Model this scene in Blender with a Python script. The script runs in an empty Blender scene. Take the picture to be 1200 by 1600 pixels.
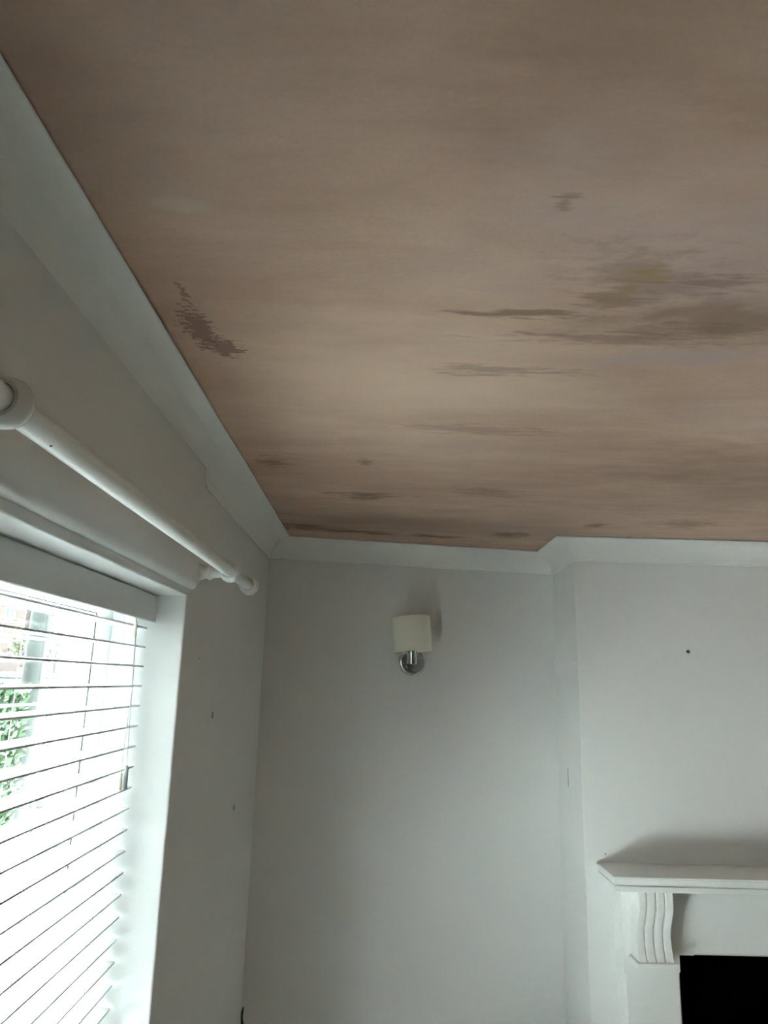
import bpy, bmesh, math, random
from mathutils import Vector, Matrix, noise as mnoise

C = bpy.context.scene.collection
SC = bpy.context.scene
random.seed(4)
E = 1.815                       # camera height above the floor
# ------------------------------------------------------------------ camera
cam = bpy.data.cameras.new('camera')
cam.sensor_fit = 'VERTICAL'
cam.sensor_height = 36.0
cam.lens = 1131.24 / 1600 * 36.0
cam.clip_start = 0.02
cam.clip_end = 400
co = bpy.data.objects.new('camera', cam)
C.objects.link(co)
R_ = Vector((0.99966885, -0.00873104, 0.02420678))
U_ = Vector((-0.0255615, -0.22841878, 0.97322735))
F_ = Vector((0.002968, 0.97352382, 0.22856632))
co.matrix_world = Matrix(((R_.x, U_.x, -F_.x, 0), (R_.y, U_.y, -F_.y, 0), (R_.z, U_.z, -F_.z, E), (0, 0, 0, 1)))
SC.camera = co
# ------------------------------------------------------------------ sky and exposure
SKY = (0.925, 0.98, 1.0)
SKY_STRENGTH = 1.3
SUN_STRENGTH = 40.0
EXPOSURE = 3.1
world = bpy.data.worlds.new('overcast_sky')
SC.world = world
world.use_nodes = True
wn = world.node_tree.nodes['Background']
wn.inputs['Color'].default_value = (*SKY, 1)
wn.inputs['Strength'].default_value = SKY_STRENGTH
sun = bpy.data.lights.new('sun', 'SUN')
sun.energy = SUN_STRENGTH
sun.angle = math.radians(3)
sun.color = (0.92, 0.99, 1.0)
so = bpy.data.objects.new('sun', sun)
so.rotation_euler = Vector((-0.18, -0.30, -0.90)).to_track_quat('-Z', 'Y').to_euler()
so.location = (3, 6, 12)
C.objects.link(so)
vs = SC.view_settings
vs.view_transform = 'Standard'
vs.look = 'None'
vs.gamma = 1
vs.use_curve_mapping = False
vs.exposure = EXPOSURE
SC.cycles.max_bounces = 14
SC.cycles.diffuse_bounces = 10
SC.cycles.transparent_max_bounces = 16
SC.cycles.caustics_reflective = False
SC.cycles.caustics_refractive = False
SC.cycles.use_denoising = True
# the window opening guides sky sampling
def portal(name, loc, rot, sx, sy):
    li = bpy.data.lights.new(name, 'AREA')
    li.shape = 'RECTANGLE'
    li.size, li.size_y = sx, sy
    li.cycles.is_portal = True
    o = bpy.data.objects.new(name, li)
    o.location, o.rotation_euler = loc, rot
    C.objects.link(o)

# ------------------------------------------------------------------ dimensions
A = 0.4443                      # window wall is at x = -A
DL, DR = 2.8525, 3.0875         # alcove wall depth at its left and right end
DC, CX = 2.7394, 0.7415         # chimney breast front and left edge
CXR = 2.17
H = 0.5491 + E                  # ceiling
XR, YR = 3.3, -3.6              # right wall, rear wall
W1, W0 = 1.6716, 0.71           # window opening in y
ZT, ZS = 0.182 + E, 0.10        # window head and sill; sill lowered out of view for more light
WT = 0.255                       # window wall thickness
portal('window_portal', (-A - WT - 0.01, (W0 + W1) / 2, (ZT + ZS) / 2), (0, math.radians(-90), 0), ZT - ZS, W1 - W0)

# ------------------------------------------------------------------ helpers
def link(name, me, mat, parent=None):
    o = bpy.data.objects.new(name, me)
    C.objects.link(o)
    if mat is not None:
        me.materials.append(mat)
    if parent is not None:
        o.parent = parent
        o.matrix_parent_inverse = parent.matrix_world.inverted() if parent.type == 'EMPTY' else Matrix()
    return o

def obj(name, bm, mat, parent=None, smooth=False, angle=40):
    bmesh.ops.recalc_face_normals(bm, faces=bm.faces)
    me = bpy.data.meshes.new(name)
    bm.to_mesh(me)
    bm.free()
    if smooth:
        me.polygons.foreach_set('use_smooth', [True] * len(me.polygons))
        me.set_sharp_from_angle(angle=math.radians(angle))
    return link(name, me, mat, parent)

def thing(name, label, cat, loc=(0, 0, 0), group=None):
    o = bpy.data.objects.new(name, None)
    C.objects.link(o)
    o.location = loc
    o.empty_display_size = 0.1
    o['label'] = label
    o['category'] = cat
    if group:
        o['group'] = group
    bpy.context.view_layer.update()
    return o

def tag(o, label, cat, group=None):
    o['label'] = label
    o['category'] = cat
    if group:
        o['group'] = group
    return o

def struct(o, label=None):
    o['kind'] = 'structure'
    if label:
        o['label'] = label
    return o

def box(bm, lo, hi, bev=0.0, seg=2):
    t = bmesh.new()
    bmesh.ops.create_cube(t, size=1)
    for v in t.verts:
        v.co = Vector([lo[i] + (v.co[i] + 0.5) * (hi[i] - lo[i]) for i in range(3)])
    if bev > 0:
        bmesh.ops.bevel(t, geom=t.edges[:], offset=bev, segments=seg, profile=0.5, affect='EDGES')
    merge(bm, t)

def merge(bm, t):
    me = bpy.data.meshes.new('tmp')
    t.to_mesh(me)
    t.free()
    bm.from_mesh(me)
    bpy.data.meshes.remove(me)

def prism(bm, pts, vec, caps=True):
    """Extrude the outline pts (3-D, planar) along vec."""
    a = [bm.verts.new(p) for p in pts]
    b = [bm.verts.new(Vector(p) + Vector(vec)) for p in pts]
    n = len(pts)
    for i in range(n):
        bm.faces.new((a[i], a[(i + 1) % n], b[(i + 1) % n], b[i]))
    if caps:
        bm.faces.new(a)
        bm.faces.new(b)

def lathe(bm, prof, origin, axis, seg=32, cap0=True, cap1=True):
    """prof: list of (t along the axis, radius)."""
    ax = Vector(axis).normalized()
    up = Vector((0, 0, 1)) if abs(ax.z) < 0.9 else Vector((1, 0, 0))
    e1 = ax.cross(up).normalized()
    e2 = ax.cross(e1)
    rings = []
    for t, r in prof:
        c = Vector(origin) + ax * t
        rings.append([bm.verts.new(c + (e1 * math.cos(2 * math.pi * k / seg) + e2 * math.sin(2 * math.pi * k / seg)) * max(r, 1e-5)) for k in range(seg)])
    for a, b in zip(rings, rings[1:]):
        for k in range(seg):
            bm.faces.new((a[k], a[(k + 1) % seg], b[(k + 1) % seg], b[k]))
    if cap0:
        bm.faces.new(rings[0])
    if cap1:
        bm.faces.new(rings[-1])

def tube(bm, pts, r, seg=8):
    pts = [Vector(p) for p in pts]
    rings = []
    prev = None
    for i, p in enumerate(pts):
        d = (pts[min(i + 1, len(pts) - 1)] - pts[max(i - 1, 0)]).normalized()
        up = Vector((0, 0, 1)) if abs(d.z) < 0.9 else Vector((1, 0, 0))
        e1 = d.cross(up).normalized() if prev is None else (prev - d * prev.dot(d)).normalized()
        prev = e1
        e2 = d.cross(e1)
        rr = r[i] if isinstance(r, (list, tuple)) else r
        rings.append([bm.verts.new(p + (e1 * math.cos(2 * math.pi * k / seg) + e2 * math.sin(2 * math.pi * k / seg)) * rr) for k in range(seg)])
    for a, b in zip(rings, rings[1:]):
        for k in range(seg):
            bm.faces.new((a[k], a[(k + 1) % seg], b[(k + 1) % seg], b[k]))
    bm.faces.new(rings[0])
    bm.faces.new(rings[-1])

# ------------------------------------------------------------------ materials
class Nodes:
    def __init__(self, name):
        self.m = bpy.data.materials.new(name)
        self.m.use_nodes = True
        self.nt = self.m.node_tree
        self.b = self.nt.nodes['Principled BSDF']
        self.out = self.nt.nodes['Material Output']
        self.tc = self.n('ShaderNodeTexCoord').outputs['Object']
    def n(self, kind, **kw):
        nd = self.nt.nodes.new(kind)
        for k, v in kw.items():
            setattr(nd, k, v)
        return nd
    def l(self, a, b):
        self.nt.links.new(a, b)
    def put(self, sock, v):
        if hasattr(v, 'is_output'):
            self.l(v, sock)
        elif isinstance(v, (tuple, list)) and len(v) == 3 and sock.type == 'RGBA':
            sock.default_value = (*v, 1)
        else:
            sock.default_value = v
    def math(self, op, a, b=None, c=None):
        nd = self.n('ShaderNodeMath', operation=op)
        for i, v in enumerate((a, b, c)):
            if v is not None:
                self.put(nd.inputs[i], v)
        return nd.outputs[0]
    def maprange(self, v, a, b, c=0.0, d=1.0, smooth=True):
        nd = self.n('ShaderNodeMapRange', interpolation_type='SMOOTHSTEP' if smooth else 'LINEAR')
        self.put(nd.inputs[0], v)
        for i, x in enumerate((a, b, c, d)):
            nd.inputs[i + 1].default_value = x
        return nd.outputs[0]
    def noise(self, scale, detail=4, rough=0.5, stretch=(1, 1, 1), rot=0.0, dist=0.0, off=(0, 0, 0)):
        mp = self.n('ShaderNodeMapping')
        mp.inputs['Scale'].default_value = stretch
        mp.inputs['Rotation'].default_value = (0, 0, rot)
        mp.inputs['Location'].default_value = off
        self.l(self.tc, mp.inputs['Vector'])
        nz = self.n('ShaderNodeTexNoise')
        nz.inputs['Scale'].default_value = scale
        nz.inputs['Detail'].default_value = detail
        nz.inputs['Roughness'].default_value = rough
        nz.inputs['Distortion'].default_value = dist
        self.l(mp.outputs[0], nz.inputs['Vector'])
        return nz.outputs[0]
    def mix(self, fac, a, b):
        nd = self.n('ShaderNodeMix', data_type='RGBA')
        self.put(nd.inputs[0], fac)
        self.put(nd.inputs[6], a)
        self.put(nd.inputs[7], b)
        return nd.outputs[2]
    def bump(self, h, dist=0.001, strength=0.5):
        nd = self.n('ShaderNodeBump')
        nd.inputs['Distance'].default_value = dist
        nd.inputs['Strength'].default_value = strength
        self.l(h, nd.inputs['Height'])
        self.l(nd.outputs[0], self.b.inputs['Normal'])
    def patch(self, cx, cy, rx, ry, rot=0.0, nscale=30, amp=0.8, soft=(0.25, 0.5), stretch=(1, 1, 1)):
        mp = self.n('ShaderNodeMapping', vector_type='TEXTURE')
        mp.inputs['Location'].default_value = (cx, cy, H)
        mp.inputs['Rotation'].default_value = (0, 0, rot)
        mp.inputs['Scale'].default_value = (rx, ry, 1)
        self.l(self.tc, mp.inputs['Vector'])
        ln = self.n('ShaderNodeVectorMath', operation='LENGTH')
        self.l(mp.outputs[0], ln.inputs[0])
        inside = self.math('SUBTRACT', 1.0, ln.outputs['Value'])
        nz = self.noise(nscale, 5, 0.6, stretch)
        v = self.math('MULTIPLY_ADD', self.math('SUBTRACT', nz, 0.5), amp * 2, inside)
        return self.maprange(v, soft[0], soft[1])

def simple(name, col, rough=0.5, vary=0.04, nscale=12, bump=0.0, metallic=0.0, spec=0.5):
    k = Nodes(name)
    f = k.noise(nscale, 4)
    lo = tuple(c * (1 - vary) for c in col)
    hi = tuple(min(1, c * (1 + vary)) for c in col)
    k.put(k.b.inputs['Base Color'], k.mix(f, lo, hi))
    k.b.inputs['Roughness'].default_value = rough
    k.b.inputs['Metallic'].default_value = metallic
    k.b.inputs['Specular IOR Level'].default_value = spec
    if bump:
        k.bump(k.noise(nscale * 8, 3), bump, 0.4)
    return k.m

def mat_wall():
    k = Nodes('white_matt_emulsion')
    f = k.noise(2.2, 5, 0.6)
    c = k.mix(f, (0.70, 0.705, 0.697), (0.75, 0.755, 0.747))
    k.put(k.b.inputs['Base Color'], c)
    k.b.inputs['Roughness'].default_value = 0.62
    k.b.inputs['Specular IOR Level'].default_value = 0.3
    k.bump(k.noise(4.5, 3, 0.5), 0.012, 0.35)
    return k.m

def mat_ceiling():
    k = Nodes('bare_pink_plaster')
    broad = k.noise(1.5, 3, 0.5, (0.9, 1.3, 1))
    mid = k.noise(4.2, 5, 0.6, (0.6, 1.5, 1), rot=0.15, dist=0.8)
    streak = k.noise(3.0, 6, 0.62, (1.0, 5.5, 1), rot=0.06, dist=0.5)
    fine = k.noise(13, 6, 0.7, (0.7, 2.2, 1), rot=0.04, dist=0.6)
    grain = k.noise(160, 2, 0.6)
    v = k.math('ADD', k.math('ADD', k.math('MULTIPLY', broad, 0.42), k.math('MULTIPLY', mid, 0.36)), k.math('MULTIPLY', streak, 0.22))
    c = k.mix(k.maprange(v, 0.36, 0.64), (0.545, 0.362, 0.278), (0.715, 0.508, 0.398))
    c = k.mix(k.maprange(broad, 0.50, 0.68, 0, 0.5), c, (0.60, 0.445, 0.375))
    c = k.mix(k.maprange(fine, 0.56, 0.74, 0, 0.20), c, (0.42, 0.29, 0.22))
    c = k.mix(k.maprange(grain, 0.35, 0.70, 0, 0.10), c, (0.40, 0.28, 0.22))
    DAMP_AND_SHADE = (0.29, 0.190, 0.138)  # brown for real damp marks and for painted light falloff
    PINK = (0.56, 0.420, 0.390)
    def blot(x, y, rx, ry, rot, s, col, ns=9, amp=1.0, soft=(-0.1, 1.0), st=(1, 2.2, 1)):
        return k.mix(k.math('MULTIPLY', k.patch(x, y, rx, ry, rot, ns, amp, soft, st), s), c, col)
    # pinker trowelled areas towards the chimney side
    c = blot(0.42, 0.86, 0.34, 0.20, 0.1, 0.7, PINK, 8)
    c = blot(0.50, 1.13, 0.24, 0.07, -0.2, 0.8, PINK, 10)
    c = blot(0.20, 0.66, 0.25, 0.12, 0.3, 0.35, PINK, 6)
    # damp brown swathes; those along the edges and right also paint light falloff
    c = blot(0.52, 1.01, 0.30, 0.09, -0.08, 0.75, DAMP_AND_SHADE, 9)
    c = blot(0.25, 0.53, 0.40, 0.16, 0.1, 0.45, DAMP_AND_SHADE, 5)
    c = blot(0.36, 0.90, 0.16, 0.12, 0.5, 0.5, DAMP_AND_SHADE, 16, 1.2, (0.1, 0.9))
    c = blot(-0.33, 0.60, 0.12, 0.45, 0.0, 0.35, DAMP_AND_SHADE, 5)
    c = blot(-0.30, 1.35, 0.10, 0.50, -0.05, 0.30, DAMP_AND_SHADE, 6)
    c = blot(0.30, 2.55, 1.1, 0.28, 0.15, 0.45, DAMP_AND_SHADE, 3, 0.8)
    c = blot(0.90, 1.75, 0.40, 0.30, 0.1, 0.35, DAMP_AND_SHADE, 4)
    # pool of window light painted into the middle, falloff into the corners
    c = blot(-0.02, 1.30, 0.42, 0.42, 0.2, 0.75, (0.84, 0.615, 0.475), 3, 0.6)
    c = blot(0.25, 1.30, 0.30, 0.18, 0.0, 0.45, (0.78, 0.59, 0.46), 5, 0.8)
    c = blot(-0.10, 2.50, 0.55, 0.30, 0.1, 0.55, DAMP_AND_SHADE, 4, 0.7)  # shade of the back corner and right end painted in brown
    c = blot(1.05, 1.95, 0.60, 0.55, 0.1, 0.55, DAMP_AND_SHADE, 4, 0.7)
    # trowel lines
    def line(x, y, rx, ry, rot, s=0.6, col=DAMP_AND_SHADE, ns=34):
        return blot(x, y, rx * 1.15, ry * 1.5, rot, s, col, ns, 1.7, (0.15, 0.85), (0.45, 2.6, 1))
    c = line(0.205, 1.000, 0.16, 0.014, -0.03, 0.85)
    c = line(0.36, 1.075, 0.20, 0.020, -0.05, 0.55)
    c = line(0.46, 1.035, 0.20, 0.018, -0.10, 0.5)
    c = line(0.325, 0.955, 0.05, 0.040, 0.5, 0.55)
    c = line(0.355, 0.880, 0.045, 0.016, 0.2, 0.8, (0.42, 0.285, 0.16))
    c = line(0.34, 0.915, 0.020, 0.05, 0.3, 0.6, (0.40, 0.27, 0.16))
    c = line(0.46, 0.905, 0.09, 0.022, -0.2, 0.6)
    c = line(0.20, 1.21, 0.16, 0.022, 0.02, 0.5)
    c = line(0.22, 1.52, 0.20, 0.030, 0.05, 0.4)
    c = line(0.205, 0.735, 0.018, 0.012, -0.3, 0.6)
    c = line(-0.285, 1.805, 0.060, 0.050, 0.0, 0.85, ns=70)
    c = line(-0.045, 1.785, 0.024, 0.03, 0.0, 0.8, ns=80)
    c = line(-0.06, 2.13, 0.12, 0.045, 0.0, 0.9)
    c = line(0.30, 2.05, 0.13, 0.05, 0.3, 0.5)
    c = line(-0.15, 2.665, 0.30, 0.038, 0.2, 1.0, (0.21, 0.125, 0.085), 26)
    c = line(-0.29, 2.585, 0.13, 0.024, 0.15, 1.0, (0.21, 0.125, 0.085), 26)
    c = line(0.20, 2.725, 0.17, 0.030, 0.15, 0.95, (0.23, 0.14, 0.10), 26)
    c = line(0.48, 2.665, 0.09, 0.055, -0.2, 0.9, (0.25, 0.155, 0.11), 40)
    c = line(0.745, 2.46, 0.05, 0.040, 1.0, 0.9, ns=40)
    c = line(1.05, 2.42, 0.14, 0.06, 0.2, 0.7, ns=34)
    # splodge of darker wet marks near the window
    spl = k.patch(-0.303, 1.075, 0.029, 0.080, -0.05, 80, 1.5, (0.15, 0.32), (0.7, 1.6, 1))
    c = k.mix(k.math('MULTIPLY', spl, 0.8), c, (0.26, 0.155, 0.12))
    spl = k.patch(-0.277, 1.143, 0.034, 0.042, -0.6, 90, 1.5, (0.15, 0.32), (0.7, 1.6, 1))
    c = k.mix(k.math('MULTIPLY', spl, 0.8), c, (0.26, 0.155, 0.12))
    spl = k.patch(-0.300, 0.965, 0.012, 0.050, 0.0, 110, 1.6, (0.50, 0.62))
    c = k.mix(k.math('MULTIPLY', spl, 0.7), c, (0.26, 0.17, 0.13))
    # pale scrape
    c = k.mix(k.math('MULTIPLY', k.patch(-0.252, 0.762, 0.045, 0.022, 0.2, 20, 0.9, (0.0, 0.8)), 0.6), c, (0.70, 0.57, 0.48))
    k.put(k.b.inputs['Base Color'], c)
    k.b.inputs['Roughness'].default_value = 0.7
    k.b.inputs['Specular IOR Level'].default_value = 0.25
    k.bump(k.math('ADD', streak, k.math('MULTIPLY', fine, 0.3)), 0.004, 0.3)
    return k.m

def mat_glass():
    k = Nodes('clear_window_glass')
    nt = k.nt
    tr = k.n('ShaderNodeBsdfTransparent')
    tr.inputs[0].default_value = (0.93, 0.97, 0.96, 1)
    gl = k.n('ShaderNodeBsdfGlossy')
    gl.inputs['Roughness'].default_value = 0.02
    mx = k.n('ShaderNodeMixShader')
    lw = k.n('ShaderNodeLayerWeight')
    lw.inputs[0].default_value = 0.5
    k.l(k.math('MULTIPLY_ADD', k.math('POWER', lw.outputs['Facing'], 4.0), 0.45, 0.03), mx.inputs[0])
    k.l(tr.outputs[0], mx.inputs[1])
    k.l(gl.outputs[0], mx.inputs[2])
    k.l(mx.outputs[0], k.out.inputs['Surface'])
    return k.m

def mat_brick():
    k = Nodes('red_brown_brick')
    mp = k.n('ShaderNodeMapping')
    mp.inputs['Rotation'].default_value = (math.radians(90), 0, 0)
    k.l(k.tc, mp.inputs['Vector'])
    br = k.n('ShaderNodeTexBrick')
    br.inputs['Scale'].default_value = 3.0
    br.inputs['Color1'].default_value = (0.026, 0.0150, 0.0125, 1)
    br.inputs['Color2'].default_value = (0.020, 0.0115, 0.0100, 1)
    br.inputs['Mortar'].default_value = (0.034, 0.028, 0.025, 1)
    k.l(mp.outputs[0], br.inputs['Vector'])
    k.l(br.outputs[0], k.b.inputs['Base Color'])
    k.b.inputs['Roughness'].default_value = 0.9
    return k.m

def mat_fabric():
    k = Nodes('cream_lamp_fabric')
    w = k.noise(500, 2, 0.5, (1, 1, 0.2))
    k.put(k.b.inputs['Base Color'], k.mix(w, (0.82, 0.81, 0.70), (0.87, 0.86, 0.75)))
    k.b.inputs['Roughness'].default_value = 0.85
    k.b.inputs['Specular IOR Level'].default_value = 0.2
    return k.m

M = dict(
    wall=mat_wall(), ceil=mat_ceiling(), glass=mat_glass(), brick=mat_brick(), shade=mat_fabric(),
    gloss=simple('white_gloss_paint', (0.80, 0.81, 0.80), 0.32, 0.02, 8),
    cove=simple('white_coving_paint', (0.79, 0.80, 0.775), 0.6, 0.03, 4, 0.0006),
    upvc=simple('white_upvc', (0.80, 0.815, 0.82), 0.3, 0.02, 6),
    gasket=simple('black_rubber_gasket', (0.02, 0.022, 0.026), 0.6),
    sash_shade=simple('grey_sash_shade', (0.16, 0.19, 0.20), 0.6),
    slat=simple('white_blind_slat', (0.80, 0.81, 0.81), 0.38, 0.02, 20),
    valance=simple('off_white_valance', (0.66, 0.665, 0.65), 0.45, 0.02, 20),
    cord=simple('grey_white_cord', (0.45, 0.46, 0.46), 0.8),
    cream=simple('cream_plastic', (0.72, 0.66, 0.57), 0.4),
    greyp=simple('grey_plastic', (0.36, 0.38, 0.37), 0.4),
    chrome=simple('polished_chrome', (0.62, 0.64, 0.65), 0.07, 0.01, 5, 0.0, 1.0),
    black=simple('soot_black_firebox', (0.0015, 0.0015, 0.0016), 0.95, 0.2, 9, 0.0, 0.0, 0.0),
    dark=simple('dark_hole', (0.03, 0.028, 0.026), 0.8),
    filler=simple('grey_filler', (0.33, 0.33, 0.32), 0.8, 0.2, 60),
    dado=simple('pale_grey_emulsion', (0.48, 0.48, 0.46), 0.7),
    floor=simple('beige_carpet', (0.42, 0.38, 0.33), 0.95, 0.15, 40),
    tarmac=simple('grey_tarmac', (0.10, 0.10, 0.105), 0.9, 0.15, 3),
    paving=simple('pale_driveway_paving', (0.55, 0.555, 0.55), 0.9, 0.15, 3),
    roof=simple('slate_grey_roof_tile', (0.03, 0.038, 0.04), 0.8, 0.15, 2),
    pale=simple('pale_stone_coping', (0.30, 0.29, 0.27), 0.8, 0.1, 4),
    bark=simple('grey_green_bark', (0.016, 0.020, 0.018), 0.9, 0.3, 14),
    leaf=simple('fresh_green_leaf', (0.013, 0.040, 0.0085), 0.6, 0.5, 5),
    yleaf=simple('yellow_green_leaf', (0.036, 0.042, 0.012), 0.6, 0.4, 5),
    pleaf=simple('purple_brown_leaf', (0.022, 0.018, 0.025), 0.6, 0.5, 5),
    blue=simple('blue_car_paint', (0.010, 0.022, 0.06), 0.25, 0.02, 3),
    silver=simple('silver_car_paint', (0.16, 0.17, 0.175), 0.25, 0.02, 3),
    tint=simple('dark_car_glass', (0.02, 0.03, 0.04), 0.08),
    tyre=simple('black_tyre_rubber', (0.02, 0.02, 0.02), 0.8),
    yellow=simple('yellow_sign_plate', (0.12, 0.09, 0.012), 0.5),
    wframe=simple('white_window_frame', (0.55, 0.56, 0.56), 0.5),
)

# ================================================================== room shell
# window wall with its reveal, one mesh, rounded plaster arris round the opening
def wall_left():
    bm = bmesh.new()
    out = [(YR - 0.2, 0), (DL + 0.3, 0), (DL + 0.3, H + 0.1), (YR - 0.2, H + 0.1)]
    inn = [(W0, ZS), (W1, ZS), (W1, ZT), (W0, ZT)]
    q = {}
    for tag_, pts in (('o', out), ('i', inn)):
        for side, x in (('f', -A), ('b', -A - WT)):
            q[tag_ + side] = [bm.verts.new((x, y, z)) for y, z in pts]
    for i in range(4):
        j = (i + 1) % 4
        bm.faces.new((q['of'][i], q['of'][j], q['if'][j], q['if'][i]))
        bm.faces.new((q['ob'][i], q['ob'][j], q['ib'][j], q['ib'][i]))
        bm.faces.new((q['if'][i], q['if'][j], q['ib'][j], q['ib'][i]))
        bm.faces.new((q['of'][i], q['of'][j], q['ob'][j], q['ob'][i]))
    ed = [e for e in bm.edges if all(v in q['if'] for v in e.verts)]
    bmesh.ops.bevel(bm, geom=ed, offset=0.005, segments=4, profile=0.5, affect='EDGES')
    return struct(obj('wall_left', bm, M['wall'], smooth=True, angle=25))
wl = wall_left()
# thickened plaster band over the window, rounded off along its lower edge
bm = bmesh.new()
zb = E + 0.200
prof = [(-A - 0.004, zb)]
for k in range(7):
    t = k / 6 * math.pi / 2
    prof.append((-A + 0.015 * math.sin(t), zb + 0.018 * (1 - math.cos(t))))
prof += [(-A + 0.015, H - 0.100), (-A + 0.0148, H - 0.085), (-A + 0.0140, H - 0.072), (-A + 0.0134, H - 0.060), (-A + 0.0134, H - 0.050), (-A - 0.004, H - 0.050)]
prism(bm, [(x, YR, z) for x, z in prof], (0, 1.702 - YR, 0))
struct(obj('trim_1', bm, M['wall'], smooth=True, angle=35), 'thickened white plaster band above the window')

bm = bmesh.new()
prism(bm, [(-A - 0.05, DL - 0.05 * 0.198, 0), (CX + 0.1, DR + 0.1 * 0.198, 0), (CX + 0.1, DR + 0.35, 0), (-A - 0.05, DR + 0.35, 0)], (0, 0, H + 0.1))
struct(obj('wall_back', bm, M['wall']))

# chimney breast with the fire opening
OL, OR_, OZ = 1.005, 1.905, E - 0.80
bm = bmesh.new()
prism(bm, [(CX, DC, 0), (OL, DC, 0), (OL, DC, OZ), (OR_, DC, OZ), (OR_, DC, 0), (CXR, DC, 0), (CXR, DC, H + 0.1), (CX, DC, H + 0.1)], (0, 0.55, 0))
ed = [e for e in bm.edges if all(abs(v.co.x - CX) < 1e-4 and abs(v.co.y - DC) < 1e-4 for v in e.verts)]
bmesh.ops.bevel(bm, geom=ed, offset=0.004, segments=3, profile=0.5, affect='EDGES')
chim = struct(obj('wall_chimney', bm, M['wall'], smooth=True, angle=25), 'white chimney breast wall')
bm = bmesh.new()
for lo, hi in (((OL, DC + 0.004, 0), (OL + 0.01, DC + 0.5, OZ)), ((OR_ - 0.01, DC + 0.004, 0), (OR_, DC + 0.5, OZ)),
               ((OL, DC + 0.004, OZ - 0.01), (OR_, DC + 0.5, OZ)), ((OL, DC + 0.49, 0), (OR_, DC + 0.5, OZ)), ((OL, DC + 0.004, 0.0), (OR_, DC + 0.5, 0.02))):
    box(bm, lo, hi)
obj('firebox_lining', bm, M['black'], chim)

bm = bmesh.new()
prism(bm, [(CXR - 0.02, 3.10, 0), (XR + 0.2, 3.10, 0), (XR + 0.2, 3.3, 0), (CXR - 0.02, 3.3, 0)], (0, 0, H + 0.1))
struct(obj('wall_back_alcove', bm, M['wall']))
bm = bmesh.new()
box(bm, (XR, YR - 0.2, 0), (XR + 0.2, 3.3, H + 0.1))
struct(obj('wall_right', bm, M['dado']))
bm = bmesh.new()
box(bm, (-A - 0.3, YR - 0.2, 0), (XR + 0.2, YR, H + 0.1))
struct(obj('wall_rear', bm, M['dado']))
bm = bmesh.new()
box(bm, (-A - WT, YR - 0.2, -0.15), (XR + 0.2, 3.5, 0))
struct(obj('floor', bm, M['floor']))
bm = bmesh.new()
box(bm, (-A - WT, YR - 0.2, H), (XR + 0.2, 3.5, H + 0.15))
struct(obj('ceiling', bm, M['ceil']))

# coving: one profile swept round the room with mitred corners
poly = [(-A, YR), (-A, DL), (CX, DR), (CX, DC), (CXR, DC), (CXR, 3.10), (XR, 3.10), (XR, YR)]
cp = [(-0.002, -0.0827), (0.004, -0.0827), (0.0065, -0.081), (0.007, -0.0745), (0.0085, -0.073)]
for k in range(1, 12):
    t = k / 12 * math.pi / 2
    cp.append((0.0805 - 0.072 * math.cos(t), -0.0765 + 0.0715 * math.sin(t)))
cp += [(0.0815, -0.0052), (0.0868, -0.0060), (0.0882, -0.0048), (0.0882, -0.0026), (0.0830, -0.0022), (0.0830, 0.003)]
def offset_poly(u):
    n = len(poly)
    res = []
    for i in range(n):
        p0, p1, p2 = Vector(poly[i - 1]), Vector(poly[i]), Vector(poly[(i + 1) % n])
        d1, d2 = (p1 - p0).normalized(), (p2 - p1).normalized()
        n1, n2 = Vector((d1.y, -d1.x)), Vector((d2.y, -d2.x))      # room lies to the right
        m_ = (n1 + n2).normalized()
        res.append(p1 + m_ * (u / m_.dot(n1)))
    return res
bm = bmesh.new()
rings = []
for u, dz in cp:
    rings.append([bm.verts.new((p.x, p.y, H + dz)) for p in offset_poly(u)])
for a, b in zip(rings, rings[1:]):
    for i in range(len(poly)):
        j = (i + 1) % len(poly)
        bm.faces.new((a[i], a[j], b[j], b[i]))
struct(obj('trim_2', bm, M['cove'], smooth=True, angle=32), 'white coving round the top of the walls')

# small marks on the walls
def disc_mark(name, mat, parent, c, nrm, r, depth=0.002):
    bm = bmesh.new()
    lathe(bm, [(-0.002, r), (depth * 0.6, r), (depth, r * 0.7)], c, nrm, 12)
    return obj(name, bm, mat, parent)
def mark_box(name, mat, parent, lo, hi):
    bm = bmesh.new()
    box(bm, lo, hi, 0.0008, 1)
    return obj(name, bm, mat, parent)
mark_box('filler_patch', M['filler'], wl, (-A - 0.002, 2.028, E - 0.107), (-A + 0.0012, 2.045, E - 0.090))
mark_box('filler_patch', M['filler'], wl, (-A - 0.002, 2.437, E - 0.405), (-A + 0.0012, 2.455, E - 0.390))
disc_mark('nail_hole', M['filler'], wl, (-A, 1.837, E + 0.046), (1, 0, 0), 0.003, 0.001)
disc_mark('screw_hole', M['dark'], chim, (1.1555, DC, E + 0.138), (0, -1, 0), 0.0065, 0.001)
mark_box('scuff_mark', M['filler'], chim, (CX - 0.0008, 2.928, E - 0.372), (CX + 0.002, 2.937, E - 0.305))
disc_mark('nail_hole', M['filler'], chim, (0.815, DC, E - 0.568), (0, -1, 0), 0.003, 0.001)

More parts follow.
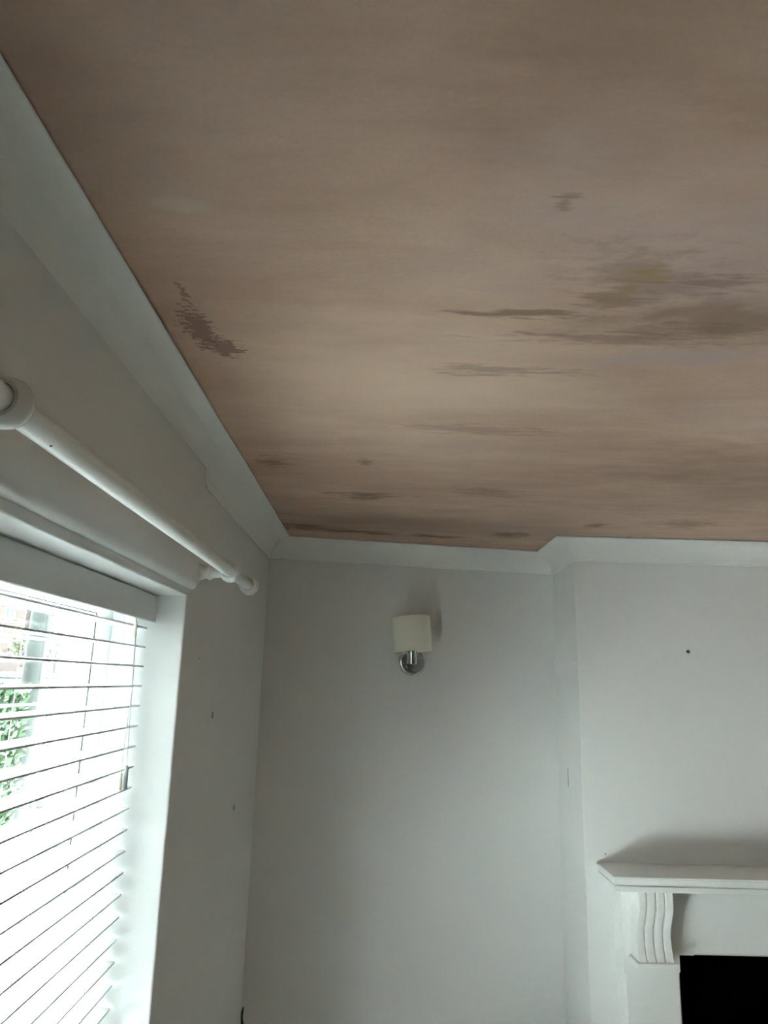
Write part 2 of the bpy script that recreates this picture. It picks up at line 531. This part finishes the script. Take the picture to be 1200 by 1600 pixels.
# ================================================================== window
win = thing('window_1', 'white plastic framed window behind the blind', 'window', (-A - 0.2, (W0 + W1) / 2, ZS))
del win['category']
win['kind'] = 'structure'
FX0, FX1 = -0.607, -0.668       # room face and outer face of the frame
FB = 0.092                      # frame width
bm = bmesh.new()
def frame_ring(bm, y0, y1, z0, z1, w, x0, x1, wt=None, bev=0.002):
    wt = w if wt is None else wt
    box(bm, (x1, y0, z0), (x0, y0 + w, z1), bev)
    box(bm, (x1, y1 - w, z0), (x0, y1, z1), bev)
    box(bm, (x1, y0 + w, z0), (x0, y1 - w, z0 + w), bev)
    box(bm, (x1, y0 + w, z1 - wt), (x0, y1 - w, z1), bev)
frame_ring(bm, W0 + 0.003, W1 - 0.003, ZS + 0.002, ZT - 0.002, FB, FX0, FX1, 0.05)
obj('frame', bm, M['upvc'], win)
def sash(y0, y1):
    bm = bmesh.new()
    z0, z1 = ZS + FB, ZT - 0.052
    frame_ring(bm, y0, y1, z0, z1, 0.012, FX0 - 0.022, FX1, 0.010, 0.001)
    s = obj('sash', bm, M['upvc'], win)
    bm = bmesh.new()
    frame_ring(bm, y0 - 0.0015, y1 + 0.0015, z0 - 0.0015, z1 + 0.0015, 0.0030, FX0 - 0.001, FX0 - 0.004, None, 0)
    obj('gasket', bm, M['gasket'], s)
    bm = bmesh.new()
    frame_ring(bm, y0 + 0.012, y1 - 0.012, z0 + 0.012, z1 - 0.010, 0.0015, FX0 - 0.0235, FX0 - 0.0300, None, 0)  # grey strip paints in the shaded room face of the sash
    obj('sash_shade_strip', bm, M['sash_shade'], s)
    bm = bmesh.new()
    box(bm, (FX1 + 0.006, y0 + 0.008, z0 + 0.008), (FX1 + 0.010, y1 - 0.008, z1 - 0.006))
    obj('pane', bm, M['glass'], s)
    bm = bmesh.new()
    gx0, gx1 = FX1 + 0.001, FX1 + 0.0055
    for yy in (y1 - 0.062, y0 + 0.062):
        box(bm, (gx0, yy - 0.003, z0 + 0.012), (gx1, yy + 0.003, z1 - 0.01))
    for zz in (E + 0.066, E - 0.058, E - 0.45, E - 0.60):
        if z0 < zz < z1:
            box(bm, (gx0, y0 + 0.012, zz - 0.0025), (gx1, y1 - 0.012, zz + 0.0025))
    obj('glazing_bar', bm, M['upvc'], s)
ys_far = W1 - 0.003 - FB
sash(W0 + 0.003 + FB, ys_far)
bm = bmesh.new()
box(bm, (-0.61, W0 - 0.0, ZS - 0.0), (-A + 0.035, W1, ZS + 0.022), 0.006, 3)
obj('sill_board', bm, M['gloss'], win)

# ================================================================== venetian blind
bx = -0.549
BZ = 0.90                       # blind stops here out of view; bare glass below added for light
blind = thing('venetian_blind', 'white wide-slat venetian blind hanging in the window recess', 'blind', (bx, (W0 + W1) / 2, ZT))
BY0, BY1 = W0 + 0.012, W1 - 0.012
bm = bmesh.new()
box(bm, (-0.517, W0 + 0.006, E + 0.1195), (-0.508, W1 - 0.006, ZT - 0.003), 0.0025, 3)
obj('valance', bm, M['valance'], blind, True, 30)
bm = bmesh.new()
box(bm, (-0.577, BY0, ZT - 0.045), (-0.522, BY1, ZT - 0.002), 0.002)
obj('headrail', bm, M['slat'], blind)
tilt = math.radians(2.0)
zs = []
z = E + 0.0641 + 0.0424
while z > BZ + 0.03:
    zs.append(z)
    z -= 0.0424
sl = None
for i, z in enumerate(zs):
    if sl is None:
        bm = bmesh.new()
        n = 8
        top, bot = [], []
        for k in range(n + 1):
            u = k / n - 0.5
            x = u * 0.050
            zz = 0.0012 * (1 - 4 * u * u) - math.tan(tilt) * x
            th = 0.0018
            top.append((x, zz + th))
            bot.append((x, zz - th))
        prism(bm, [(bx + x, BY0, zz) for x, zz in top + bot[::-1]], (0, BY1 - BY0, 0))
        sl = obj('slat', bm, M['slat'], None, True, 40)
        sl.parent = blind
        s = sl
    else:
        s = sl.copy()
        C.objects.link(s)
        s.parent = blind
    s.matrix_parent_inverse = blind.matrix_world.inverted()
    s.location = (0, 0, z)
bm = bmesh.new()
box(bm, (bx - 0.025, BY0, BZ - 0.018), (bx + 0.025, BY1, BZ), 0.004)
obj('bottom_rail', bm, M['slat'], blind)
for y in (1.500, 1.190, 0.88):
    bm = bmesh.new()
    for x in (bx - 0.0262, bx + 0.0262):
        tube(bm, [(x, y, ZT - 0.045), (x, y, BZ - 0.012)], 0.0006, 6)
    for z in zs:
        tube(bm, [(bx - 0.0262, y + 0.002, z - 0.0025), (bx + 0.0262, y + 0.002, z - 0.0025)], 0.0005, 5)
    obj('ladder_cord', bm, M['cord'], blind)
def tassel(bm, c, top, bot, r):
    L = top - bot
    lathe(bm, [(0, r * 0.45), (L * 0.08, r * 0.8), (L * 0.55, r * 0.92), (L * 0.95, r), (L, r * 0.9)], (c[0], c[1], top), (0, 0, -1), 16)
cx_ = -0.512
bm = bmesh.new()
tube(bm, [(cx_ - 0.006, 1.552, ZT - 0.03), (cx_ - 0.004, 1.553, E + 0.112)], 0.0008)
pc = obj('pull_cord', bm, M['cord'], blind)
bm = bmesh.new()
tassel(bm, (cx_ - 0.004, 1.553), E + 0.114, E + 0.080, 0.0046)
obj('tassel', bm, M['cream'], pc, True)
bm = bmesh.new()
tube(bm, [(cx_ - 0.006, 1.556, ZT - 0.03), (cx_, 1.560, E - 0.02), (cx_ + 0.002, 1.570, E - 0.183)], 0.0008)
tube(bm, [(cx_ - 0.006, 1.561, ZT - 0.03), (cx_, 1.562, E - 0.02), (cx_ - 0.004, 1.556, E - 0.195)], 0.0008)
pc = obj('pull_cord', bm, M['cord'], blind)
bm = bmesh.new()
tassel(bm, (cx_ + 0.002, 1.570), E - 0.180, E - 0.226, 0.0052)
obj('tassel', bm, M['greyp'], pc, True)
bm = bmesh.new()
tassel(bm, (cx_ - 0.004, 1.556), E - 0.192, E - 0.226, 0.0048)
obj('tassel', bm, M['cream'], pc, True)

# ================================================================== curtain pole
PX, PZ, PR = -0.359, E + 0.2485, 0.0145
pole = thing('curtain_pole', 'white wooden curtain pole on turned brackets above the window', 'curtain pole', (PX, 1.0, PZ))
bm = bmesh.new()
lathe(bm, [(0, PR), (1.968 - 0.42, PR)], (PX, 0.42, PZ), (0, 1, 0), 40)
obj('rod', bm, M['gloss'], pole, True)
def bracket(y):
    bm = bmesh.new()
    # cup ring round the pole
    r0 = PR + 0.0012
    lathe(bm, [(-0.016, r0), (-0.016, 0.0195), (-0.013, 0.0215), (-0.0115, 0.0205), (-0.008, 0.0235), (0, 0.0262), (0.008, 0.0235), (0.0115, 0.0205), (0.013, 0.0215), (0.016, 0.0195), (0.016, r0), (-0.016, r0)],
          (PX, y, PZ), (0, 1, 0), 40, False, False)
    b = obj('bracket', bm, M['gloss'], pole, True, 50)
    bm = bmesh.new()
    x0 = -A + (0.012 if y < 1.71 else -0.002)
    L = PX - 0.0225 - x0
    lathe(bm, [(0, 0.0225), (0.003, 0.0245), (0.010, 0.0245), (0.014, 0.020), (L * 0.42, 0.0155), (L * 0.48, 0.0155), (L * 0.54, 0.0185), (L * 0.62, 0.0185), (L * 0.68, 0.0145), (L * 0.9, 0.0125), (L + 0.003, 0.0125)],
          (x0, y, PZ - 0.002), (1, 0, 0), 32)
    obj('bracket_stem', bm, M['gloss'], b, True, 40)
bracket(1.730)
bracket(0.648)
for fy, fd in ((1.962, 1), (0.42, -1)):
    bm = bmesh.new()
    lathe(bm, [(0.012, 0.0155), (-0.002, 0.0165), (-0.003, 0.0235), (0.003, 0.0250), (0.010, 0.0235), (0.016, 0.0215), (0.020, 0.0240), (0.030, 0.0255), (0.042, 0.0225), (0.050, 0.0140), (0.053, 0.004)],
          (PX, fy, PZ), (0, fd, 0), 40)
    obj('finial', bm, M['gloss'], pole, True, 50)
bm = bmesh.new()
lathe(bm, [(-0.001, 0.0016), (0.0006, 0.0016)], (PX + PR * 0.42, 0.735, PZ - PR * 0.905), (0.42, 0, -0.905), 10)
obj('screw_head', bm, M['dark'], pole)

# ================================================================== wall light
WD = Vector((CX + A, DR - DL, 0)).normalized()          # along the alcove wall
WN = Vector((WD.y, -WD.x, 0))                           # out of the alcove wall
Pc = Vector((0.1352, 2.9674, E + 0.0835))
lamp = thing('wall_light', 'chrome wall light with a small cream drum shade in the alcove', 'wall light', Pc)
bm = bmesh.new()
lathe(bm, [(-0.001, 0.0560), (0.008, 0.0560), (0.013, 0.0535), (0.016, 0.047), (0.0175, 0.035), (0.018, 0.0)], Pc, WN, 48, True, False)
obj('back_plate', bm, M['chrome'], lamp, True, 50)
bm = bmesh.new()
K = Pc + Vector((-0.003, -0.083, -0.014))
tube(bm, [Pc + WN * 0.016 + Vector((0, 0, 0.0)), Pc + WN * 0.03, Pc + Vector((-0.003, -0.083, 0))], 0.009, 20)
lathe(bm, [(0, 0.0), (0.0005, 0.0175), (0.003, 0.0195), (0.050, 0.0195), (0.085, 0.0195), (0.087, 0.017)], K, (0, 0, 1), 36, False, True)
obj('arm', bm, M['chrome'], lamp, True, 50)
bm = bmesh.new()
T = Matrix.Rotation(math.radians(-4.8), 3, 'Y') @ Matrix.Rotation(math.radians(-2), 3, 'X')
ax = T @ Vector((0, 0, -1))
top = Vector((0.1245, 2.88, E + 0.2515))
hgt = 0.134
lathe(bm, [(0, 0.0725), (0, 0.0755), (0.0015, 0.0762), (hgt - 0.0015, 0.0735), (hgt, 0.0728), (hgt, 0.0705), (0.0015, 0.0732), (0, 0.0725)], top, ax, 64, False, False)
shade = obj('lamp_shade', bm, M['shade'], lamp, True, 50)
bm = bmesh.new()
cb = top + ax * (hgt * 0.72)
lathe(bm, [(0, 0.012), (0.03, 0.012), (0.032, 0.018), (0.055, 0.027), (0.075, 0.024), (0.085, 0.010), (0.087, 0.001)], cb + Vector((0.0, 0, -0.02)), (0, 0, 1), 24)
obj('bulb', bm, M['cream'], lamp, True)
bm = bmesh.new()
for k in range(3):
    t = k * 2 * math.pi / 3 + 0.4
    tube(bm, [cb + Vector((math.cos(t), math.sin(t), 0)) * 0.011, cb + Vector((math.cos(t), math.sin(t), 0)) * 0.0735], 0.0012, 6)
obj('shade_ring', bm, M['chrome'], shade)

# ================================================================== fire surround
fs = thing('fireplace_surround', 'white painted wooden fireplace surround with corbels and mantel shelf', 'fireplace', (1.455, DC - 0.1, 0))
MZ = E - 0.5952
FXL, FXR = 0.781, 2.129
def shelf():
    bm = bmesh.new()
    def slab(inset, z0, z1, bev):
        box(bm, (FXL + inset, DC - 0.195 + inset, z0), (FXR - inset, DC - 0.001, z1), bev, 3)
    slab(0.000, MZ - 0.0050, MZ, 0.0016)
    slab(0.0025, MZ - 0.0250, MZ - 0.0048, 0.003)
    slab(0.0150, MZ - 0.030, MZ - 0.024, 0.0)
    slab(0.0045, MZ - 0.0460, MZ - 0.0290, 0.002)
    return obj('mantel_shelf', bm, M['gloss'], fs)
shelf()
PF = DC - 0.090                 # pilaster face
def leg(x0, x1):
    bm = bmesh.new()
    zc = E - 0.902
    box(bm, (x0, PF, zc), (x1, DC - 0.0005, MZ - 0.046))
    c = 0.009
    pts = [(x0, DC - 0.0005), (x0, PF + c), (x0 + c * 0.7, PF), (x1 - c * 0.7, PF), (x1, PF + c), (x1, DC - 0.0005)]
    prism(bm, [(x, y, 0.16) for x, y in pts], (0, 0, zc - 0.16 - 0.006))
    # stop of the chamfer
    a = [(x, y, zc - 0.006) for x, y in pts]
    b = [(x0, DC - 0.0005, zc), (x0, PF, zc), (x0, PF, zc), (x1, PF, zc), (x1, PF, zc), (x1, DC - 0.0005, zc)]
    va = [bm.verts.new(p) for p in a]
    vb = [bm.verts.new(p) for p in b]
    for i in range(5):
        try:
            bm.faces.new((va[i], va[i + 1], vb[i + 1], vb[i]))
        except ValueError:
            pass
    box(bm, (x0 - 0.01, PF - 0.012, 0), (x1 + 0.01, DC - 0.0005, 0.16), 0.003)
    return obj('leg', bm, M['gloss'], fs)
leg(0.833, 1.018)
leg(1.892, 2.077)
bm = bmesh.new()
fz = E - 0.8565
FF = DC - 0.080
c = 0.007
box(bm, (1.018, FF, fz + c), (1.892, DC - 0.0005, MZ - 0.046))
prism(bm, [(1.018, FF, fz), (1.018, FF, fz + c), (1.018, DC - 0.0005, fz + c), (1.018, DC - 0.0005, fz)], (0.052, 0, 0))
prism(bm, [(1.840, FF, fz), (1.840, FF, fz + c), (1.840, DC - 0.0005, fz + c), (1.840, DC - 0.0005, fz)], (0.052, 0, 0))
prism(bm, [(1.070, FF, fz + c), (1.070, FF + c, fz), (1.070, DC - 0.0005, fz), (1.070, DC - 0.0005, fz + c)], (0.77, 0, 0))
obj('frieze', bm, M['gloss'], fs)
def corbel(x0, x1):
    bm = bmesh.new()
    zt_, zb_ = MZ - 0.046, E - 0.8535
    n, reeds = 28, 4
    w = (x1 - x0)
    g = 0.0055                  # groove width
    rw = (w - g * (reeds - 1)) / reeds
    xs = []                     # across: (x, depth of recess)
    for r in range(reeds):
        xa = x0 + r * (rw + g)
        for q, d in ((0, 0.0012), (0.06, 0.0002), (0.35, 0.0), (0.65, 0.0), (0.94, 0.0002), (1.0, 0.0012)):
            xs.append((xa + rw * q, d))
        if r < reeds - 1:
            xs.append((xa + rw + g * 0.06, 0.008))
            xs.append((xa + rw + g * 0.80, 0.008))
    def front(t):               # t 0 top .. 1 bottom, returns y of the front face
        pts = [(0, 0.062), (0.12, 0.066), (0.25, 0.064), (0.40, 0.048), (0.55, 0.030), (0.68, 0.026), (0.82, 0.030), (0.95, 0.039), (1.0, 0.042)]
        for (a, ya), (b, yb) in zip(pts, pts[1:]):
            if t <= b:
                s = (t - a) / (b - a)
                s = s * s * (3 - 2 * s) * 0.4 + s * 0.6
                return PF - (ya + (yb - ya) * s) - 0.030
        return PF - 0.042 - 0.030
    rows = []
    for i in range(n + 1):
        t = i / n
        z = zt_ + (zb_ - zt_) * t
        y = front(t)
        row = [bm.verts.new((x0, PF - 0.0002, z))] + [bm.verts.new((x, y + d, z)) for x, d in xs] + [bm.verts.new((x1, PF - 0.0002, z))]
        rows.append(row)
    for a, b in zip(rows, rows[1:]):
        for k in range(len(a) - 1):
            bm.faces.new((a[k], a[k + 1], b[k + 1], b[k]))
        bm.faces.new((a[0], b[0], b[-1], a[-1]))
    bm.faces.new(rows[0])
    bm.faces.new(rows[-1])
    o = obj('corbel', bm, M['gloss'], fs, True, 28)
    bm = bmesh.new()
    xc = (x0 + x1) / 2
    box(bm, (xc - 0.0665, PF - 0.083, zb_ - 0.0155), (xc + 0.0665, PF - 0.0002, zb_), 0.0015)
    obj('corbel_base', bm, M['gloss'], o)
corbel(0.861, 0.973)
corbel(1.937, 2.049)

# ================================================================== loose cable in the corner
bm = bmesh.new()
yc = DL - 0.006
tube(bm, [(-A + 0.010, yc - 0.006, 0.0), (-A + 0.008, yc - 0.006, 0.45), (-A + 0.006, yc - 0.008, 0.62), (-A + 0.010, yc - 0.018, 0.655), (-A + 0.005, yc - 0.008, 0.675), (-A + 0.006, yc - 0.012, 0.695), (-A + 0.008, yc - 0.004, 0.705)], [0.004, 0.004, 0.004, 0.005, 0.0035, 0.004, 0.002], 10)
tag(obj('loose_cable', bm, M['dark'], None, True), 'short dark cable end in the corner between window wall and alcove', 'cable')

# ================================================================== outside
GZ = 0.35
bm = bmesh.new()
box(bm, (-70, -30, GZ - 0.3), (-3.0, 90, GZ))
box(bm, (-3.0, -30, -0.3), (-A - WT - 0.02, 90, -0.02))
struct(obj('ground', bm, M['paving']), 'pale paved ground outside')

def leaves(bm, c, rad, n, size, seed, flat=0.6):
    rnd = random.Random(seed)
    for _ in range(n):
        while True:
            p = Vector((rnd.uniform(-1, 1), rnd.uniform(-1, 1), rnd.uniform(-1, 1)))
            if 0.35 < p.length < 1:
                break
        q = Vector(c) + Vector((p.x * rad[0], p.y * rad[1], p.z * rad[2]))
        nrm = (p + Vector((rnd.uniform(-1, 1), rnd.uniform(-1, 1), rnd.uniform(-0.2, 1))) * flat).normalized()
        e1 = nrm.orthogonal().normalized()
        e1 = Matrix.Rotation(rnd.uniform(0, 6.28), 3, nrm) @ e1
        e2 = nrm.cross(e1)
        s = size * rnd.uniform(0.6, 1.3)
        bm.faces.new([bm.verts.new(q + v) for v in (-e1 * s, -e2 * s * 0.5 + nrm * s * 0.12, e1 * s, e2 * s * 0.5 + nrm * s * 0.12)])

bm = bmesh.new()
box(bm, (-3.0, -5.0, -0.1), (-2.8, 2.2, 2.05))  # added out of view to keep low outside light off the reveal
struct(obj('wall_light_block', bm, M['brick']), 'unseen brick wall added to cut light on the window reveal')

# hedge by the road side
t = thing('hedge', 'clipped bright green hedge in front of the blue car', 'hedge', (-4.4, 6.5, GZ))
bm = bmesh.new()
rnd = random.Random(9)
for _ in range(5200):
    f = rnd.choice('tsfe')
    x, y, z = rnd.uniform(-5.6, -3.20), rnd.uniform(6.1, 6.9), rnd.uniform(GZ + 0.08, E - 0.13)
    if f == 't':
        z = E - 0.13 + rnd.uniform(-0.05, 0.02)
    elif f == 's':
        y = 6.1 + rnd.uniform(-0.02, 0.06)
    elif f == 'e':
        x = -3.20 + rnd.uniform(-0.06, 0.02)
    s = rnd.uniform(0.03, 0.06)
    nrm = Vector((rnd.uniform(-1, 1), rnd.uniform(-1, 0.3), rnd.uniform(0, 1))).normalized()
    e1 = nrm.orthogonal().normalized()
    e2 = nrm.cross(e1)
    q = Vector((x, y, z))
    bm.faces.new([bm.verts.new(q + v) for v in (-e1 * s, -e2 * s * 0.6, e1 * s, e2 * s * 0.6)])
obj('foliage', bm, M['leaf'], t)
bm = bmesh.new()
box(bm, (-5.5, 6.2, GZ), (-3.28, 6.8, E - 0.2), 0.08, 2)
obj('branches', bm, M['bark'], t)

# street tree
t = thing('tree', 'street tree with a thick grey trunk seen through the blind', 'tree', (-3.46, 7.5, GZ))
bm = bmesh.new()
tube(bm, [(-3.50, 7.5, GZ - 0.02), (-3.48, 7.5, GZ + 0.25), (-3.47, 7.5, 1.6), (-3.46, 7.5, 2.5), (-3.40, 7.52, 3.6)], [0.17, 0.115, 0.102, 0.10, 0.085], 20)
for d in ((0.8, 0.3), (-0.7, 0.5), (0.1, -0.8), (-0.2, 0.7)):
    tube(bm, [(-3.42, 7.52, 3.3), (-3.42 + d[0] * 0.5, 7.52 + d[1] * 0.5, 3.95), (-3.42 + d[0], 7.52 + d[1], 4.8)], [0.06, 0.045, 0.02], 10)
obj('trunk', bm, M['bark'], t, True)
bm = bmesh.new()
leaves(bm, (-3.4, 7.6, 5.0), (1.3, 1.3, 1.1), 1800, 0.10, 3)
obj('foliage', bm, M['leaf'], t)

# boundary wall across the road
t = thing('garden_wall', 'brown brick boundary wall with a pale coping across the road', 'wall', (-12, 18, GZ))
bm = bmesh.new()
box(bm, (-26, 18.0, GZ), (-5.5, 18.25, E + 0.30))
for x in (-24, -20, -16, -12, -8.05):
    box(bm, (x - 0.2, 17.92, GZ), (x + 0.2, 18.3, E + 0.30))
obj('brickwork', bm, M['brick'], t)
bm = bmesh.new()
box(bm, (-26.05, 17.95, E + 0.30), (-5.45, 18.30, E + 0.365), 0.01)
obj('coping', bm, M['pale'], t)
bm = bmesh.new()
box(bm, (-8.72, 17.98, E + 0.02), (-8.55, 18.002, E + 0.14), 0.004)
tag(obj('sign_plate', bm, M['yellow']), 'small yellow plate fixed to the brick boundary wall', 'sign')

# shrubs over the wall
def shrub(name, label, c, rad, n, mat, seed, size=0.09):
    t = thing(name, label, 'shrub', (c[0], c[1], GZ))
    bm = bmesh.new()
    rnd = random.Random(seed)
    for _ in range(5):
        a = rnd.uniform(0, 6.28)
        tube(bm, [(c[0], c[1], GZ - 0.02), (c[0] + math.cos(a) * rad[0] * 0.3, c[1] + math.sin(a) * rad[1] * 0.3, (GZ + c[2]) / 2), (c[0] + math.cos(a) * rad[0] * 0.6, c[1] + math.sin(a) * rad[1] * 0.6, c[2])], [0.05, 0.035, 0.015], 8)
    obj('stem', bm, M['bark'], t, True)
    bm = bmesh.new()
    leaves(bm, c, rad, n, size, seed)
    obj('foliage', bm, mat, t)
shrub('shrub', 'yellow green shrub showing above the brick boundary wall', (-10.15, 21.2, E + 0.80), (0.44, 0.5, 0.47), 700, M['yleaf'], 5, 0.07)
shrub('shrub', 'purple shrub with dusky leaves above the left of the boundary wall', (-10.6, 19.3, E + 0.42), (0.75, 0.5, 0.34), 900, M['pleaf'], 6, 0.06)
shrub('shrub', 'purple grey shrub beside the tree trunk above the boundary wall', (-8.75, 19.4, E + 0.55), (0.55, 0.5, 0.36), 700, M['pleaf'], 7, 0.06)

# brick house in the distance
hs = thing('house', 'red brick house with white windows beyond the boundary wall', 'house', (-24, 47, GZ))
def house():
    x0, x1, y0, y1 = -33.0, -21.35, 45.0, 54.0
    ze = E + 4.15
    bm = bmesh.new()
    box(bm, (x0, y0, GZ), (x1, y1, ze))
    # gabled bay facing the street
    gx0, gx1 = -24.2, -21.45
    prism(bm, [(gx0, y0 - 0.5, GZ), (gx1, y0 - 0.5, GZ), (gx1, y0 - 0.5, ze - 0.25), ((gx0 + gx1) / 2, y0 - 0.5, ze + 0.55), (gx0, y0 - 0.5, ze - 0.25)], (0, 0.52, 0))
    box(bm, (-19.9, y0 + 0.6, GZ), (-18.2, y1, ze - 0.15))
    box(bm, (-21.4, y0 + 0.9, GZ), (-19.8, y1, ze - 0.15))
    obj('brickwork', bm, M['brick'], hs)
    bm = bmesh.new()
    yr = (y0 + y1) / 2
    prism(bm, [(x0 - 0.4, y0 - 0.5, ze - 0.05), (x0 - 0.4, yr, ze + 3.4), (x0 - 0.4, y1 + 0.5, ze - 0.05)], (x1 - x0 + 4.0, 0, 0))
    gm = (gx0 + gx1) / 2
    for s, gx in ((-1, gx0), (1, gx1)):
        prism(bm, [(gm, y0 - 0.75, ze + 0.72), (gx + s * 0.3, y0 - 0.75, ze - 0.30), (gx + s * 0.3, y0 - 0.75, ze - 0.42), (gm, y0 - 0.75, ze + 0.58)], (0, 3.0, 0))
    obj('roof', bm, M['roof'], hs)
    for (wx0, wx1, wz0, wz1, wy) in ((-22.75, -22.10, E + 3.05, E + 3.95, y0 - 0.5), (-24.0, -23.3, E + 3.05, E + 3.95, y0 - 0.5), (-20.35, -19.95, E + 2.75, E + 3.85, y0 + 0.9), (-21.2, -20.6, E + 2.75, E + 3.85, y0 + 0.9), (-22.9, -21.9, E + 0.0, E + 1.2, y0 - 0.5), (-27.5, -26.0, E + 2.9, E + 3.95, y0)):
        bm = bmesh.new()
        frw = 0.09
        for lo, hi in (((wx0, wz0), (wx0 + frw, wz1)), ((wx1 - frw, wz0), (wx1, wz1)), ((wx0, wz0), (wx1, wz0 + frw)), ((wx0, wz1 - frw), (wx1, wz1)), (((wx0 + wx1) / 2 - 0.05, wz0), ((wx0 + wx1) / 2 + 0.05, wz1))):
            box(bm, (lo[0], wy - 0.08, lo[1]), (hi[0], wy + 0.02, hi[1]))
        box(bm, (wx0 - 0.08, wy - 0.16, wz0 - 0.1), (wx1 + 0.08, wy + 0.02, wz0))
        f = obj('window', bm, M['wframe'], hs)
        bm = bmesh.new()
        box(bm, (wx0 + 0.04, wy - 0.04, wz0 + 0.04), (wx1 - 0.04, wy - 0.01, wz1 - 0.04))
        obj('pane', bm, M['tint'], f)
    bm = bmesh.new()
    box(bm, (-29.5, yr - 0.4, ze + 2.4), (-28.7, yr + 0.4, ze + 4.6))
    obj('chimney', bm, M['brick'], hs)
house()

# parked cars
def car(name, label, loc, rz, paint, group=None):
    t = thing(name, label, 'car', (0, 0, 0), group)
    L, Wd = 4.0, 1.70
    body = [(-2.0, 0.35), (-2.0, 0.75), (-1.93, 0.92), (-1.75, 0.98), (0.95, 0.93), (1.75, 0.78), (1.98, 0.62), (2.0, 0.35), (1.70, 0.28), (-1.70, 0.28)]
    bm = bmesh.new()
    prism(bm, [(x, -Wd / 2, z) for x, z in body], (0, Wd, 0))
    bmesh.ops.bevel(bm, geom=bm.edges[:], offset=0.05, segments=2, affect='EDGES', clamp_overlap=True)
    obj('body', bm, paint, t, True, 50)
    bm = bmesh.new()
    lo = [(-1.82, 0.96), (0.98, 0.92)]
    hi = [(-1.45, 1.46), (0.10, 1.48)]
    def ringz(x0, x1, z0, z1, w):
        return [(x0, -w, z0), (x1, -w, z1), (x1, w, z1), (x0, w, z0)]
    a = [bm.verts.new(p) for p in ringz(lo[0][0], lo[1][0], 0.95, 0.90, 0.80)]
    b = [bm.verts.new(p) for p in ringz(-1.55, 0.22, 1.42, 1.42, 0.63)]
    for i in range(4):
        bm.faces.new((a[i], a[(i + 1) % 4], b[(i + 1) % 4], b[i]))
    bm.faces.new(a)
    bm.faces.new(b)
    obj('glasshouse', bm, M['tint'], t)
    bm = bmesh.new()
    box(bm, (-1.62, -0.66, 1.40), (0.26, 0.66, 1.475), 0.03, 2)
    for s in (-1, 1):
        for (xa, xb) in ((1.00, 0.24), (-0.35, -0.40), (-1.80, -1.52)):
            tube(bm, [(xa, s * 0.81, 0.90), (xb, s * 0.64, 1.43)], 0.035, 8)
        box(bm, (0.55, s * 0.80 - 0.10, 0.95), (0.75, s * 0.80 + 0.10, 1.10), 0.03, 2)
    obj('roof', bm, paint, t, True)
    for s in (-1, 1):
        for x in (-1.25, 1.30):
            bm = bmesh.new()
            lathe(bm, [(0, 0.20), (0.0, 0.29), (0.02, 0.31), (0.17, 0.31), (0.19, 0.29), (0.19, 0.20)], (x, s * 0.86 - (0.19 if s > 0 else 0), 0.31), (0, 1, 0), 24)
            obj('wheel', bm, M['tyre'], t, True)
    t.location = loc
    t.rotation_euler = (0, 0, rz)
    return t
car('car', 'blue hatchback parked behind the green hedge across the road', (-8.35, 14.0, GZ + 0.03), math.radians(0), M['blue'])
car('car', 'silver hatchback parked on the paving to the right of the trunk', (-4.75, 9.9, GZ), math.radians(-20), M['silver'])
